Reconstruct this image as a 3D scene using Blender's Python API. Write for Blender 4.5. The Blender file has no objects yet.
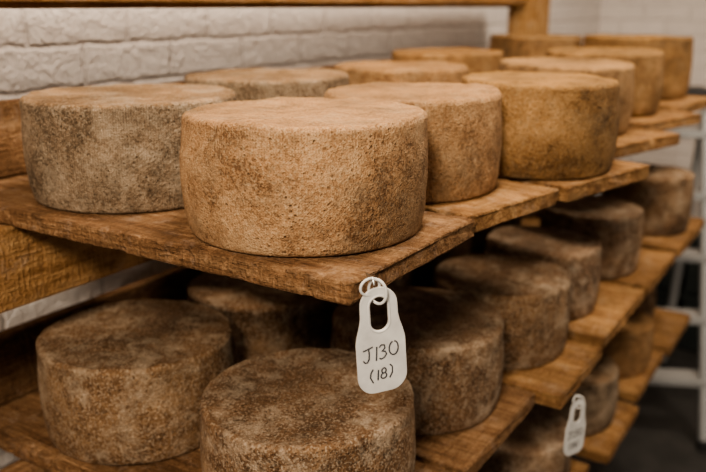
import bpy, bmesh, math, random
from mathutils import Vector, noise, Matrix
random.seed(3)
C=bpy.context; D=bpy.data
def link(o): C.scene.collection.objects.link(o); return o
CAMH=1.7
Z1=CAMH-.262; Z2=CAMH-.636; Z3=CAMH-1.01
# ---------------- material helpers
def newmat(n):
    m=D.materials.new(n); m.use_nodes=True; nt=m.node_tree
    for x in list(nt.nodes):
        if x.type not in('BSDF_PRINCIPLED','OUTPUT_MATERIAL'): nt.nodes.remove(x)
    return m,nt,nt.nodes['Principled BSDF']
class NB:
    def __init__(s,nt): s.nt=nt
    def n(s,t,**k):
        x=s.nt.nodes.new(t)
        for a,b in k.items(): setattr(x,a,b)
        return x
    def l(s,a,b): s.nt.links.new(a,b)
    def noise(s,vec,scale,detail=4,rough=.55,dist=0):
        x=s.n('ShaderNodeTexNoise'); x.inputs['Scale'].default_value=scale; x.inputs['Detail'].default_value=detail
        x.inputs['Roughness'].default_value=rough; x.inputs['Distortion'].default_value=dist
        s.l(vec,x.inputs['Vector']); return x.outputs['Fac']
    def ramp(s,fac,stops):
        x=s.n('ShaderNodeValToRGB'); e=x.color_ramp.elements
        while len(e)<len(stops): e.new(.5)
        for i,(p,c) in enumerate(stops):
            e[i].position=p; e[i].color=(*c,1) if len(c)==3 else c
        s.l(fac,x.inputs[0]); return x.outputs[0]
    def mix(s,fac,a,b,mode='MIX'):
        x=s.n('ShaderNodeMix',data_type='RGBA',blend_type=mode)
        for v,i in((fac,0),(a,6),(b,7)):
            if isinstance(v,(int,float)): x.inputs[i].default_value=v
            elif isinstance(v,tuple): x.inputs[i].default_value=(*v,1)
            else: s.l(v,x.inputs[i])
        return x.outputs[2]
    def math(s,op,a,b=None,c=None):
        x=s.n('ShaderNodeMath',operation=op)
        for i,v in enumerate((a,b,c)):
            if v is None: continue
            if isinstance(v,(int,float)): x.inputs[i].default_value=v
            else: s.l(v,x.inputs[i])
        return x.outputs[0]
    def bump(s,h,strength,dist,prev=None):
        x=s.n('ShaderNodeBump'); x.inputs['Strength'].default_value=strength; x.inputs['Distance'].default_value=dist
        s.l(h,x.inputs['Height'])
        if prev is not None: s.l(prev,x.inputs['Normal'])
        return x.outputs[0]
def g(v): return (v,v,v)
def cheese_mat(name,dark,mid,light,mold,mold_amt=.5,topc=None,rib=1.0):
    m,nt,b=newmat(name); B=NB(nt)
    tc=B.n('ShaderNodeTexCoord'); oi=B.n('ShaderNodeObjectInfo')
    off=B.math('MULTIPLY',oi.outputs['Random'],37.0)
    add=B.n('ShaderNodeVectorMath',operation='ADD'); B.l(tc.outputs['Object'],add.inputs[0])
    cx=B.n('ShaderNodeCombineXYZ'); B.l(off,cx.inputs[0]); B.l(off,cx.inputs[1]); B.l(off,cx.inputs[2]); B.l(cx.outputs[0],add.inputs[1])
    v=add.outputs[0]
    n1=B.noise(v,9,6,.65,.3); n2=B.noise(v,48,5,.68); n3=B.noise(v,470,3,.6); nm=B.noise(v,200,3,.6); n4=B.noise(v,6,4)
    f=B.math('ADD',B.math('ADD',B.math('MULTIPLY',n1,.36),B.math('MULTIPLY',nm,.20)),B.math('ADD',B.math('MULTIPLY',n2,.23),B.math('MULTIPLY',n3,.21)))
    col=B.ramp(f,[(.425,dark),(.50,mid),(.585,light)])
    sn=B.n('ShaderNodeSeparateXYZ'); B.l(tc.outputs['Normal'],sn.inputs[0])
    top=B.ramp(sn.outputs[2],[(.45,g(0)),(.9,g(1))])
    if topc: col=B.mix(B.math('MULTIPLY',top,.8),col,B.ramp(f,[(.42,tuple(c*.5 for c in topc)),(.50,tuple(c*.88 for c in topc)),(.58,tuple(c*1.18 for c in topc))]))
    mm=B.math('MULTIPLY',B.ramp(B.noise(v,16,9,.8,.3),[(.49,g(0)),(.62,g(1))]),mold_amt)
    col=B.mix(mm,col,mold)
    dust=B.math('MULTIPLY',B.ramp(B.noise(v,290,2,.5),[(.52,g(0)),(.65,g(1))]),B.math('MULTIPLY_ADD',mold_amt,.45,.22))
    col=B.mix(dust,col,mold)
    su=B.n('ShaderNodeSeparateXYZ'); B.l(tc.outputs['UV'],su.inputs[0])
    wob=B.math('MULTIPLY',n2,5.0)
    ru=B.math('SINE',B.math('ADD',B.math('MULTIPLY',su.outputs[0],2*math.pi/.0033),wob))
    rv=B.math('SINE',B.math('ADD',B.math('MULTIPLY',su.outputs[1],2*math.pi/.0034),wob))
    weave=B.math('MULTIPLY_ADD',B.math('MULTIPLY',ru,rv),.35,B.math('MULTIPLY',ru,.5))
    side=B.math('SUBTRACT',1.0,top)
    vary=B.ramp(B.noise(v,14,4),[(.38,g(.12)),(.66,g(1))])
    weave=B.math('MULTIPLY',B.math('MULTIPLY',weave,vary),B.math('MULTIPLY_ADD',side,.97,.03))
    col=B.mix(B.math('MULTIPLY',B.ramp(weave,[(.0,g(0)),(.8,g(1))]),.17*rib),col,light)
    col=B.mix(B.math('MULTIPLY',B.ramp(B.math('MULTIPLY',weave,-1),[(.0,g(0)),(.8,g(1))]),.34*rib),col,dark)
    vo=B.n('ShaderNodeTexVoronoi'); vo.inputs['Scale'].default_value=160; B.l(v,vo.inputs['Vector'])
    sp=B.math('MULTIPLY',B.ramp(vo.outputs['Distance'],[(.12,g(1)),(.32,g(0))]),B.ramp(n2,[(.45,g(0)),(.61,g(1))]))
    col=B.mix(B.math('MULTIPLY',sp,.55),col,tuple(c*.5 for c in dark))
    big=B.ramp(n4,[(.36,g(.68)),(.62,g(1.05))])
    col=B.mix(1.0,col,big,'MULTIPLY')
    hs=B.n('ShaderNodeHueSaturation'); B.l(col,hs.inputs['Color'])
    B.l(B.math('MULTIPLY_ADD',oi.outputs['Random'],.20,.90),hs.inputs['Value'])
    B.l(B.math('MULTIPLY_ADD',oi.outputs['Random'],-.12,1.06),hs.inputs['Saturation'])
    B.l(hs.outputs[0],b.inputs['Base Color']); b.inputs['Roughness'].default_value=.88
    b.inputs['Specular IOR Level'].default_value=.18
    h=B.math('ADD',B.math('ADD',B.math('MULTIPLY',weave,.22*rib),B.math('MULTIPLY',nm,.9)),B.math('ADD',B.math('MULTIPLY',n2,1.8),B.math('SUBTRACT',B.math('MULTIPLY',n3,.9),B.math('MULTIPLY',sp,.7))))
    B.l(B.bump(h,1.0,.0026),b.inputs['Normal'])
    return m
def wood_mat(name,dark,mid,light,stain=.5,sc=1.0,axis=0,saw=.5):
    m,nt,b=newmat(name); B=NB(nt)
    tc=B.n('ShaderNodeTexCoord'); oi=B.n('ShaderNodeObjectInfo')
    off=B.math('MULTIPLY',oi.outputs['Random'],23.0)
    cx=B.n('ShaderNodeCombineXYZ')
    for i in range(3): B.l(off,cx.inputs[i])
    add=B.n('ShaderNodeVectorMath',operation='ADD'); B.l(tc.outputs['Object'],add.inputs[0]); B.l(cx.outputs[0],add.inputs[1])
    def mp(sc3):
        x=B.n('ShaderNodeMapping'); x.inputs['Scale'].default_value=sc3 if axis==0 else (sc3[1],sc3[2],sc3[0]); B.l(add.outputs[0],x.inputs[0]); return x.outputs[0]
    g1=B.noise(mp((2.6,18,18)),1.5*sc,7,.7,1.4); g2=B.noise(mp((12,150,150)),1.5*sc,4,.65,.3); g3=B.noise(mp((90,14,14)),1.6,3,.6,.4)
    fine=B.noise(add.outputs[0],240,3,.6)
    f=B.math('ADD',B.math('MULTIPLY',g1,.44),B.math('ADD',B.math('MULTIPLY',g2,.25),B.math('ADD',B.math('MULTIPLY',g3,.14),B.math('MULTIPLY',fine,.17))))
    col=B.ramp(f,[(.40,dark),(.495,mid),(.59,light)])
    st=B.ramp(B.noise(add.outputs[0],6,9,.8,.4),[(.43,g(1)),(.58,g(0))])
    col=B.mix(B.math('MULTIPLY',st,stain),col,tuple(c*.38 for c in mid))
    pal=B.ramp(B.noise(add.outputs[0],26,9,.8,.3),[(.53,g(0)),(.65,g(1))])
    gl=sum(light)/3
    col=B.mix(B.math('MULTIPLY',pal,.5),col,tuple(c*.62+gl*.42 for c in light))
    ge=B.n('ShaderNodeNewGeometry')
    ed=B.ramp(ge.outputs['Pointiness'],[(.50,g(0)),(.56,g(1))])
    col=B.mix(B.math('MULTIPLY',ed,.4),col,tuple(c*.5 for c in dark))
    B.l(col,b.inputs['Base Color']); b.inputs['Roughness'].default_value=.85; b.inputs['Specular IOR Level'].default_value=.12
    h=B.math('ADD',B.math('MULTIPLY',g2,1.2),B.math('ADD',B.math('MULTIPLY',fine,1.2),B.math('MULTIPLY',g3,1.4)))
    B.l(B.bump(h,1.0,.004),b.inputs['Normal'])
    return m
def brick_mat(name,c1,c2,mortar):
    m,nt,b=newmat(name); B=NB(nt)
    tc=B.n('ShaderNodeTexCoord')
    v=tc.outputs['UV']
    nz=B.noise(tc.outputs['Object'],14,4); 
    wa=B.n('ShaderNodeVectorMath',operation='MULTIPLY_ADD')
    nn=B.n('ShaderNodeTexNoise'); nn.inputs['Scale'].default_value=16; nn.inputs['Detail'].default_value=4; B.l(tc.outputs['Object'],nn.inputs['Vector'])
    B.l(nn.outputs['Color'],wa.inputs[0]); wa.inputs[1].default_value=(.018,.018,.018); B.l(v,wa.inputs[2])
    br=B.n('ShaderNodeTexBrick'); br.inputs['Scale'].default_value=1
    br.inputs['Brick Width'].default_value=.235; br.inputs['Row Height'].default_value=.078; br.inputs['Mortar Size'].default_value=.009
    br.inputs['Mortar Smooth'].default_value=1.0
    br.inputs['Color1'].default_value=(*c1,1); br.inputs['Color2'].default_value=(*c2,1); br.inputs['Mortar'].default_value=(*mortar,1)
    B.l(wa.outputs[0],br.inputs['Vector'])
    col=B.mix(.35,br.outputs['Color'],B.ramp(nz,[(.3,tuple(c*.85 for c in c1)),(.7,c1)]))
    B.l(col,b.inputs['Base Color']); b.inputs['Roughness'].default_value=.8
    h=B.math('SUBTRACT',B.math('MULTIPLY',B.noise(tc.outputs['Object'],45,6,.65),1.5),B.math('MULTIPLY',br.outputs['Fac'],.5))
    B.l(B.bump(h,.8,.014),b.inputs['Normal'])
    return m
def plain(name,c,rough=.5,metal=0,nz=.1,scale=30):
    m,nt,b=newmat(name); B=NB(nt); tc=B.n('ShaderNodeTexCoord')
    col=B.ramp(B.noise(tc.outputs['Object'],scale,4),[(.3,tuple(x*(1-nz) for x in c)),(.7,tuple(min(1,x*(1+nz)) for x in c))])
    B.l(col,b.inputs['Base Color']); b.inputs['Roughness'].default_value=rough; b.inputs['Metallic'].default_value=metal
    return m
CH={
 'tan':cheese_mat('rind_tan',(.108,.052,.021),(.270,.145,.062),(.40,.240,.115),(.42,.30,.175),.28,(.330,.175,.068),.9),
 'gray':cheese_mat('rind_grey',(.066,.042,.024),(.175,.117,.070),(.33,.24,.155),(.40,.32,.225),.42,(.27,.152,.069),1.3),
 'gold':cheese_mat('rind_gold',(.095,.047,.018),(.230,.125,.050),(.35,.205,.092),(.36,.26,.15),.25,(.36,.198,.072),.6),
 'brown':cheese_mat('rind_brown',(.045,.023,.011),(.150,.082,.040),(.29,.18,.098),(.50,.395,.28),.58,(.175,.096,.047),.6),
}
W_old=wood_mat('wood_aged',(.075,.036,.016),(.205,.108,.050),(.35,.21,.108),.55)
W_warm=wood_mat('wood_warm',(.115,.053,.020),(.295,.155,.063),(.46,.28,.125),.45)
W_beam=wood_mat('wood_beam',(.15,.070,.025),(.31,.165,.065),(.43,.255,.113),.3)
W_post=wood_mat('wood_post',(.19,.09,.032),(.38,.21,.083),(.50,.31,.137),.2,1,2)
BR=brick_mat('painted_brick',(.75,.68,.62),(.70,.63,.57),(.58,.51,.455))
# ---------------- wheel
def wheel(x,y,zb,d,h,mat,rot=0):
    r=d/2; seed=random.uniform(0,99); N=144
    P=[(0,0),(r*.4,0),(r*.75,0),(r*.92,0),(r*.945,.0015),(r*.957,.005),(r*.965,.012)]
    ns=14
    for i in range(1,ns):
        k=i/ns; z=.013+(h-.013-.012)*k
        P.append((r*(.962+.038*math.sin(math.pi*min(1,k*.88+.06))**.8),z))
    rt=r*.980
    for i in range(0,7):
        a=i/6*math.pi/2; P.append((rt-.008+.008*math.cos(a),h-.0085+.0090*math.sin(a)))
    for k in(.91,.87,.82,.74,.66,.56,.46,.36,.25,.14,.06): P.append((r*k,h-.0000-.0014*(1-k)))
    P.append((0,h-.002))
    bm=bmesh.new(); uvl=bm.loops.layers.uv.new('UVMap')
    tilt=random.uniform(-.003,.003); ph=random.uniform(0,6.28)
    rings=[]
    for j,(pr,pz) in enumerate(P):
        if pr==0: rings.append([bm.verts.new((0,0,pz))]); continue
        row=[]
        for i in range(N):
            a=2*math.pi*i/N; c,s=math.cos(a),math.sin(a)
            p=Vector((pr*c,pr*s,pz))
            n1=noise.noise(p*9+Vector((seed,0,0))); n2=noise.noise(p*38+Vector((0,seed,0)));n3=noise.noise(p*110+Vector((0,seed,0)))
            if pz>.004:
                rr=1+.014*n1*(pr/r)+.0055*n2+.0026*n3
                p.x*=rr;p.y*=rr
                up=pz/h
                p.z+=up*(.0032*n1+.0017*n2+.0008*n3+tilt*math.cos(a-ph)*pr/r)
            row.append(bm.verts.new(p))
        rings.append(row)
    def face(vs,us):
        f=bm.faces.new(vs); f.smooth=True
        for l,u in zip(f.loops,us): l[uvl].uv=u
    acc=[0]
    for j in range(1,len(P)): acc.append(acc[-1]+math.hypot(P[j][0]-P[j-1][0],P[j][1]-P[j-1][1]))
    for j in range(len(P)-1):
        A,Bq=rings[j],rings[j+1]
        for i in range(N):
            k=(i+1)%N; u0=2*math.pi*i/N*r; u1=2*math.pi*(i+1)/N*r
            if len(A)==1: face([A[0],Bq[k],Bq[i]],[(u0,acc[j]),(u1,acc[j+1]),(u0,acc[j+1])])
            elif len(Bq)==1: face([A[i],A[k],Bq[0]],[(u0,acc[j]),(u1,acc[j]),(u0,acc[j+1])])
            else: face([A[i],A[k],Bq[k],Bq[i]],[(u0,acc[j]),(u1,acc[j]),(u1,acc[j+1]),(u0,acc[j+1])])
    me=D.meshes.new('cheese_wheel'); bm.to_mesh(me); bm.free(); me.materials.append(CH[mat])
    o=link(D.objects.new('cheese_wheel',me)); o.location=(x,y,zb+.0006); o.rotation_euler=(0,0,rot or random.uniform(0,6)); return o
# ---------------- planks : local x = length, origin at centre of front end on the top face
def plank(name,L,w,th,mat,rough=.0012,bev=.003,nseg=None):
    seed=random.uniform(0,99)
    nx=nseg or max(8,int(L/.006)); ny=max(6,int(w/.014)); 
    nx=min(nx,160)
    sec=[]
    for i in range(ny+1):
        yy=-w/2+bev+(w-2*bev)*i/ny; sec.append((yy,0))
    sec+=[(w/2-bev*.3,-bev*.3),(w/2,-bev)]
    m=3
    for i in range(1,m): sec.append((w/2,-bev-(th-2*bev)*i/m))
    sec+=[(w/2,-th+bev),(w/2-bev*.3,-th+bev*.3)]
    for i in range(ny+1): sec.append((w/2-bev-(w-2*bev)*i/ny,-th))
    sec+=[(-w/2+bev*.3,-th+bev*.3),(-w/2,-th+bev)]
    for i in range(1,m): sec.append((-w/2,-th+bev+(th-2*bev)*i/m))
    sec+=[(-w/2,-bev),(-w/2+bev*.3,-bev*.3)]
    bm=bmesh.new(); rows=[]
    xs=[0,bev*.3]+[bev+(L-2*bev)*i/nx for i in range(nx+1)]+[L-bev*.3,L]
    for k,x in enumerate(xs):
        ins=bev if k in(0,len(xs)-1) else (bev*.3 if k in(1,len(xs)-2) else 0)
        row=[]
        for (y,z) in sec:
            yy=y-math.copysign(ins,y) if abs(y)>w/2-bev*1.01 else y
            zz=z-ins if z>-th/2 and z>-bev*1.01 else (z+ins if z<-th+bev*1.01 else z)
            p=Vector((x,yy,zz)); q=Vector((x*5,yy*22,zz*22))+Vector((seed,0,0)); q2=p*85+Vector((0,seed,0)); q3=p*28+Vector((0,0,seed))
            n1=noise.noise(q); n2=noise.noise(q2); n3=noise.noise(q3)
            edge=1 if abs(y)>w/2-bev*1.5 or x<bev*1.2 else 0
            if z>-bev*.5 and not edge: p.z-=max(0,rough*.35*(n1+.2)) 
            if edge:
                if abs(y)>w/2-bev*1.5: p.y-=math.copysign(1,y)*rough*max(0,n3+.9*n2)*1.5
                if z>-bev*1.2: p.z-=rough*max(0,n2+.7*n3)*1.1
                if x<bev*1.2: p.x+=rough*max(0,n3+n2)*1.5
            row.append(bm.verts.new(p))
        rows.append(row)
    n=len(sec)
    for a,b in zip(rows[:-1],rows[1:]):
        for i in range(n):
            k=(i+1)%n
            bm.faces.new([a[i],b[i],b[k],a[k]])
    bm.faces.new(rows[0]); bm.faces.new(rows[-1][::-1])
    bmesh.ops.recalc_face_normals(bm,faces=bm.faces)
    me=D.meshes.new(name); bm.to_mesh(me); bm.free(); me.materials.append(mat)
    return link(D.objects.new(name,me))
def shelf(s,t,z,w,phi=0,mat=None,L=.75,th=.026):
    o=plank('shelf_board',L,w,th,mat or W_old,.0034); p=math.radians(phi)
    o.location=(s,t,z); o.rotation_euler=(0,0,math.pi/2-p); return o
# upper tier
shelf(.761,.396,Z1,.296,0,W_old)
shelf(1.024,.383,Z1,.228,11,W_warm)
shelf(1.278,.322,Z1,.258,14,W_warm,.80)
shelf(1.665,.358,Z1,.29,16,W_warm,.76)
shelf(2.03,.378,Z1,.29,16,W_warm,.75)
shelf(2.45,.39,Z1,.31,6,W_warm,.72)
wheel(.767,.562,Z1,.300,.142,'tan')
wheel(.786,.883,Z1,.306,.142,'gray')
wheel(1.037,.562,Z1,.268,.142,'tan')
wheel(1.130,.911,Z1,.302,.145,'gray')
wheel(1.283,.456,Z1,.262,.147,'gold')
wheel(1.415,.795,Z1,.278,.148,'tan')
wheel(1.712,.553,Z1,.290,.146,'gold')
wheel(2.075,.572,Z1,.296,.154,'gold')
wheel(1.87,.915,Z1,.290,.151,'tan')
wheel(2.51,.597,Z1,.32,.176,'gold')
wheel(2.54,.925,Z1,.30,.170,'gold')
# middle tier
shelf(.755,.40,Z2,.29,0,W_old)
shelf(1.052,.394,Z2,.285,0,W_old)
shelf(1.325,.352,Z2,.245,0,W_warm)
shelf(1.66,.36,Z2,.34,0,W_warm)
shelf(2.01,.358,Z2,.31,0,W_warm)
shelf(2.40,.355,Z2,.38,0,W_warm)
wheel(.770,.896,Z2,.300,.151,'brown')
wheel(.756,.557,Z2,.288,.148,'brown')
wheel(1.075,.565,Z2,.288,.146,'brown')
wheel(1.075,.89,Z2,.29,.14,'brown')
wheel(1.356,.533,Z2,.265,.144,'brown')
wheel(1.38,.89,Z2,.27,.14,'brown')
wheel(1.610,.54,Z2,.250,.146,'brown')
wheel(1.66,.88,Z2,.27,.14,'brown')
wheel(1.935,.53,Z2,.25,.156,'brown')
wheel(2.0,.88,Z2,.27,.14,'brown')
wheel(2.40,.50,Z2,.26,.168,'brown')
wheel(2.42,.88,Z2,.27,.14,'brown')
# lower tier
for s,w,t in((.74,.3,.4),(1.08,.3,.4),(1.46,.34,.40),(1.83,.29,.372),(2.2,.34,.39),(2.56,.34,.38)):
    shelf(s,t,Z3,w,0,W_warm,.75 if s<2.5 else .6)
for s,t,m in((.75,.57,'brown'),(1.09,.56,'brown'),(1.47,.535,'brown'),(1.83,.53,'gray'),(2.2,.53,'tan'),(.76,.9,'brown'),(1.1,.9,'brown'),(1.48,.88,'brown'),(1.84,.88,'brown'),(2.2,.88,'brown'),(2.56,.6,'brown')):
    wheel(s,t,Z3,.26,.14,m)
# ---------------- rack frame
def beam(name,x0,x1,y0,y1,z0,z1,mat=W_beam):
    o=plank(name,x1-x0,y1-y0,z1-z0,mat,.0012,.004,60); o.location=(x0,(y0+y1)/2,z1); return o
PX=2.62
for i,z in enumerate((Z1,Z2,Z3)):
    zt=z-.0265
    beam('support_beam',.12,PX+.3,.955,1.0,zt-.12,zt,W_beam if i==0 else W_old)
    beam('support_beam',.97,PX+.1,.66,.70,zt-.04,zt,W_old)
    beam('back_rail',.12,PX+.3,1.12,1.145,z+.001,z+.120,W_old)
beam('support_beam',.12,PX+.13,1.09,1.12,CAMH-.003,CAMH+.10)
beam('support_beam',.12,PX+.13,1.04,1.085,CAMH+.006,CAMH+.1)
def post(x0,x1,y0,y1,z0,z1):
    o=plank('rack_post',z1-z0,y1-y0,x1-x0,W_post,.001,.004,50)
    o.data.transform(Matrix.Rotation(math.radians(-90),4,'Y'))
    mnx=min(v.co.x for v in o.data.vertices)
    o.data.transform(Matrix.Translation((-mnx,0,0)))
    o.location=(x0,(y0+y1)/2,z0)
    return o
post(PX+.14,PX+.27,1.005,1.115,0,CAMH+.1)
post(0,.115,.955,1.08,0,CAMH+.1)
# ---------------- room
def wall(name,a,b,h,mat,th=.1,flip=1):
    a=Vector(a);b=Vector(b); L=(b-a).length; d=(b-a)/L; n=Vector((-d.y,d.x))*th*flip
    bm=bmesh.new(); uv=bm.loops.layers.uv.new('UVMap')
    def q(pts,us):
        f=bm.faces.new([bm.verts.new(p) for p in pts])
        for l,u in zip(f.loops,us): l[uv].uv=u
    A=(a.x,a.y);Bp=(b.x,b.y);A2=(a.x+n.x,a.y+n.y);B2=(b.x+n.x,b.y+n.y)
    for p,r,u in((A,Bp,L),(B2,A2,L),(Bp,B2,th),(A2,A,th)):
        q([(*p,0),(*r,0),(*r,h),(*p,h)],[(0,0),(u,0),(u,h),(0,h)])
    q([(*A,h),(*Bp,h),(*B2,h),(*A2,h)],[(0,0)]*4); q([(*A,0),(*A2,0),(*B2,0),(*Bp,0)],[(0,0)]*4)
    bmesh.ops.remove_doubles(bm,verts=bm.verts,dist=1e-5); bmesh.ops.recalc_face_normals(bm,faces=bm.faces)
    me=D.meshes.new(name); bm.to_mesh(me); bm.free(); me.materials.append(mat); return link(D.objects.new(name,me))
wall('wall_back',(-1.2,1.28),(4.5,1.28),3.0,BR)
wall('wall_right',(4.5,1.28),(4.5,-1.6),3.0,BR)
FL=plain('concrete_floor',(.035,.033,.03),.6,0,.3,12)
CE=plain('ceiling_paint',(.6,.55,.5),.8)
def box(name,c,s,mat,bev=.002,rot=(0,0,0),parent=None):
    bm=bmesh.new(); bmesh.ops.create_cube(bm,size=1); bmesh.ops.scale(bm,vec=s,verts=bm.verts)
    if bev: bmesh.ops.bevel(bm,geom=bm.edges[:],offset=bev,segments=2,affect='EDGES')
    me=D.meshes.new(name); bm.to_mesh(me); bm.free(); me.materials.append(mat)
    o=link(D.objects.new(name,me)); o.location=c; o.rotation_euler=rot
    if parent: o.parent=parent
    return o
box('floor',(1.65,-.16,-.05),(5.7,2.88,.1),FL,0)
box('ceiling',(1.65,-.16,3.05),(5.7,2.88,.1),CE,0)
# ---------------- step ladder beyond the rack
AL=plain('aluminium',(.36,.36,.35),.45,.3,.05); BK=plain('black_rubber',(.02,.02,.02),.6)
DG=plain('dark_plastic',(.022,.028,.026),.5,0,.2)
lad=link(D.objects.new('step_ladder',None)); lad.location=(3.36,.70,0); lad.rotation_euler=(0,0,math.radians(25))
def rod(name,a,b,w,d,mat):
    a=Vector(a);b=Vector(b); v=b-a
    o=box(name,(a+b)/2,(w,d,v.length),mat,.004); o.rotation_euler=v.to_track_quat('Z','X').to_euler(); o.parent=lad; return o
for i,sy in enumerate((-.24,.24)):
    rod(f'front_rail_{i+1}',(-.40,sy,.02),(.0,sy*.85,1.35),.03,.06,AL)
    rod(f'rear_leg_{i+1}',(.35,sy,.02),(.03,sy*.85,1.3),.03,.035,AL)
    box(f'foot_{i+1}',(-.405,sy,.02),(.05,.07,.04),BK,.005,parent=lad)
    box(f'rear_foot_{i+1}',(.355,sy,.02),(.05,.05,.04),BK,.005,parent=lad)
for i in range(5):
    k=(i+1)/5.6; box(f'tread_{i+1}',(-.40+.4*k+.03,0,.02+1.33*k),(.11,.46-.06*k,.028),AL,.004,parent=lad)
box('top_platform',(.03,0,1.365),(.22,.42,.035),BK,.006,parent=lad)
rod('rear_brace',(.29,-.24,.3),(.29,.24,.3),.02,.02,AL)
# dark crates at the end wall, added to darken the area behind the ladder
def crate(x,y,z):
    e=link(D.objects.new('filler_crate',None)); e.location=(x,y,z)
    w,l,h,t=.38,.56,.30,.014
    box('base',(0,0,t/2),(w,l,t),DG,.003,parent=e)
    for k,(cx,cy,sx,sy) in enumerate(((-w/2+t/2,0,t,l),(w/2-t/2,0,t,l),(0,-l/2+t/2,w-2*t,t),(0,l/2-t/2,w-2*t,t))):
        box(f'side_{k+1}',(cx,cy,h/2),(sx,sy,h),DG,.003,parent=e)
    for k,(cx,cy,sx,sy) in enumerate(((-w/2-.004,0,.022,l+.03),(w/2+.004,0,.022,l+.03),(0,-l/2-.004,w-.015,.022),(0,l/2+.004,w-.015,.022))):
        box(f'rim_{k+1}',(cx,cy,h-.012),(sx,sy,.024),DG,.004,parent=e)
    for k in range(5): box(f'rib_{k+1}',(-w/2-.004,-.22+.11*k,h/2-.01),(.01,.014,h-.05),DG,.002,parent=e)
for y in(.93,.33,-.27):
    for z in(0,.302): crate(4.24,y,z)
# ---------------- tags
TP=plain('tag_plastic',(.50,.485,.455),.5,0,.14,45); INK=plain('marker_ink',(.03,.03,.035),.5)
STEEL=plain('hook_steel',(.5,.48,.45),.3,1)
def polycurve(name,splines,mat,parent,extr=0,bev=0,fill=None,cyc=True,z=0):
    cu=D.curves.new(name,'CURVE'); cu.dimensions='2D' if fill else '3D'
    if fill: cu.fill_mode='BOTH'
    cu.extrude=extr; cu.bevel_depth=bev; cu.bevel_resolution=2
    for pts in splines:
        sp=cu.splines.new('POLY'); sp.points.add(len(pts)-1)
        for p,q in zip(sp.points,pts): p.co=(q[0],q[1],q[2] if len(q)>2 else 0,1)
        sp.use_cyclic_u=cyc
    o=D.objects.new(name,cu); link(o); cu.materials.append(mat); o.location=(0,0,z); o.parent=parent; return o
def arc(cx,cy,rx,ry,a0,a1,n=10): return [(cx+rx*math.cos(math.radians(a0+(a1-a0)*i/n)),cy+ry*math.sin(math.radians(a0+(a1-a0)*i/n))) for i in range(n+1)]
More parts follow.
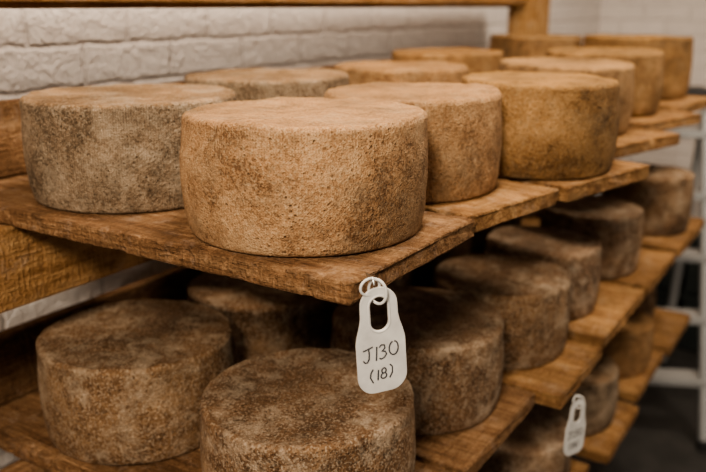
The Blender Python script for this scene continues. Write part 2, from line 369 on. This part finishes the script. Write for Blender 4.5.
def tag(loc,rz,roll,sc,text=True):
    e=link(D.objects.new('shelf_tag',None)); e.location=loc; e.rotation_mode='XYZ'
    M=Matrix.Rotation(math.radians(rz),4,'Z')@Matrix.Rotation(math.radians(90),4,'X')@Matrix.Rotation(math.radians(roll),4,'Z')
    e.rotation_euler=M.to_euler(); e.scale=(sc,)*3
    out=arc(0,-.017,.0180,.017,180,0,16)
    def ease(a,b,y0,y1,sg):
        return [(sg*(a+(b-a)*(.5-.5*math.cos(math.pi*i/8))),y0+(y1-y0)*i/8) for i in range(1,8)]
    out+=ease(.0180,.0245,-.024,-.058,1)
    out+=arc(.0085,-.089,.0160,.017,0,-90,8)+arc(-.0085,-.089,.0160,.017,-90,-180,8)
    out+=[(-p[0],p[1]) for p in reversed(ease(.0180,.0245,-.024,-.058,1))]
    hole=arc(0,-.018,.0092,.0092,0,180,12)+arc(0,-.034,.0092,.0092,180,360,12)
    polycurve('plate',[out,hole],TP,e,.0008,.0004,True)
    lip=[(p[0]*1.12,p[1]) for p in arc(0,-.018,.0092,.0102,0,180,12)+arc(0,-.034,.0092,.0102,180,360,12)]
    polycurve('hole_rim',[lip],TP,e,0,.0011,None,True,.0008)
    if text:
        S=[]
        def st(ox,oy,pts,s=1): S.append([(ox+p[0]*s,oy+p[1]*s+ (ox+p[0])*.12) for p in pts])
        st(-.019,-.071,[(.0005,.0128),(.005,.0135),(.0105,.0145)]); st(-.019,-.071,[(.0062,.0138),(.0066,.008),(.006,.003),(.0042,.0002),(.0018,.0006),(.0002,.0034)])
        st(-.0070,-.071,[(.0024,.0135),(.002,.007),(.0012,-.0005)])
        st(-.0025,-.071,[(.0002,.0118),(.0025,.0138),(.0056,.0128),(.006,.0095),(.0028,.0072),(.0058,.0062),(.0074,.0034),(.005,.0002),(.0015,-.0006),(-.0004,.001)])
        st(.0078,-.071,arc(.0045,.0068,.0046,.0070,100,445,16))
        oy=-.092
        st(-.013,oy,[(.0034,.0125),(.0010,.009),(.0003,.0045),(.0028,-.0015)])
        st(-.0065,oy,[(.0022,.0105),(.0012,-.0002)])
        st(-.002,oy,arc(.0032,.0078,.0022,.0026,-90,270,12)+arc(.0028,.0026,.0029,.0028,90,-270,12))
        st(.0075,oy,[(-.0002,.0125),(.0024,.009),(.0022,.0035),(-.0008,-.0015)])
        polycurve('handwriting',S,INK,e,0,.00075,None,False,.0013)
    lp=[(.0+.006*math.cos(a),-.004+.012*math.sin(a),.007*math.cos(a)+0.0) for a in [i*2*math.pi/24 for i in range(24)]]
    polycurve('tie_loop',[lp],TP,e,0,.0014)
    lp=[(-.007+.010*math.cos(a),.002+.008*math.sin(a),-.002*math.cos(a)) for a in [i*2*math.pi/24 for i in range(24)]]
    polycurve('tie_loop_2',[lp],TP,e,0,.0013)
    hk=[(-.004,.009,-.016),(-.004,.009,-.006),(-.004,.010,-.001),(-.004,.008,.002),(-.004,.004,.003)]
    polycurve('screw_hook',[hk],STEEL,e,0,.0012,None,False)
    return e
tag((.634,.379,Z1-.0075),-38,4,1.09)
tag((1.250,.336,Z2-.022),-25,-2,1.0,True)
# ---------------- lights
def area(name,loc,target,size,power,col):
    l=D.lights.new(name,'AREA'); l.shape='DISK'; l.size=size; l.energy=power; l.color=col
    o=link(D.objects.new(name,l)); o.location=loc
    o.rotation_euler=(Vector(target)-Vector(loc)).to_track_quat('-Z','Y').to_euler(); return o
area('unseen_lamp',(-.95,-.15,2.65),(.9,.6,1.2),.45,72,(1,.86,.70))
area('unseen_lamp',(2.4,-.3,2.9),(2.3,.6,1.2),.5,40,(1,.86,.71))  # unseen source down the aisle, added to brighten the far wheels
area('unseen_lamp',(1.0,.45,2.95),(1.1,.9,1.2),.4,32,(1,.86,.71))  # extra unseen source, added so the back wall gets more light
w=D.worlds.new('World'); C.scene.world=w; w.use_nodes=True
bg=w.node_tree.nodes['Background']; bg.inputs[0].default_value=(1,.88,.77,1); bg.inputs[1].default_value=.34
try: C.scene.view_settings.look='AgX - Medium High Contrast'
except Exception as e: print(e)
# ---------------- camera
cam=D.cameras.new('camera'); co=link(D.objects.new('camera',cam)); co.location=(0,0,CAMH)
co.rotation_euler=(math.radians(90-16.3),0,math.radians(-57.25))
cam.sensor_width=36; cam.lens=36*785/706; cam.clip_start=.02
cam.dof.use_dof=True; cam.dof.focus_distance=.86; cam.dof.aperture_fstop=3.6
C.scene.camera=co
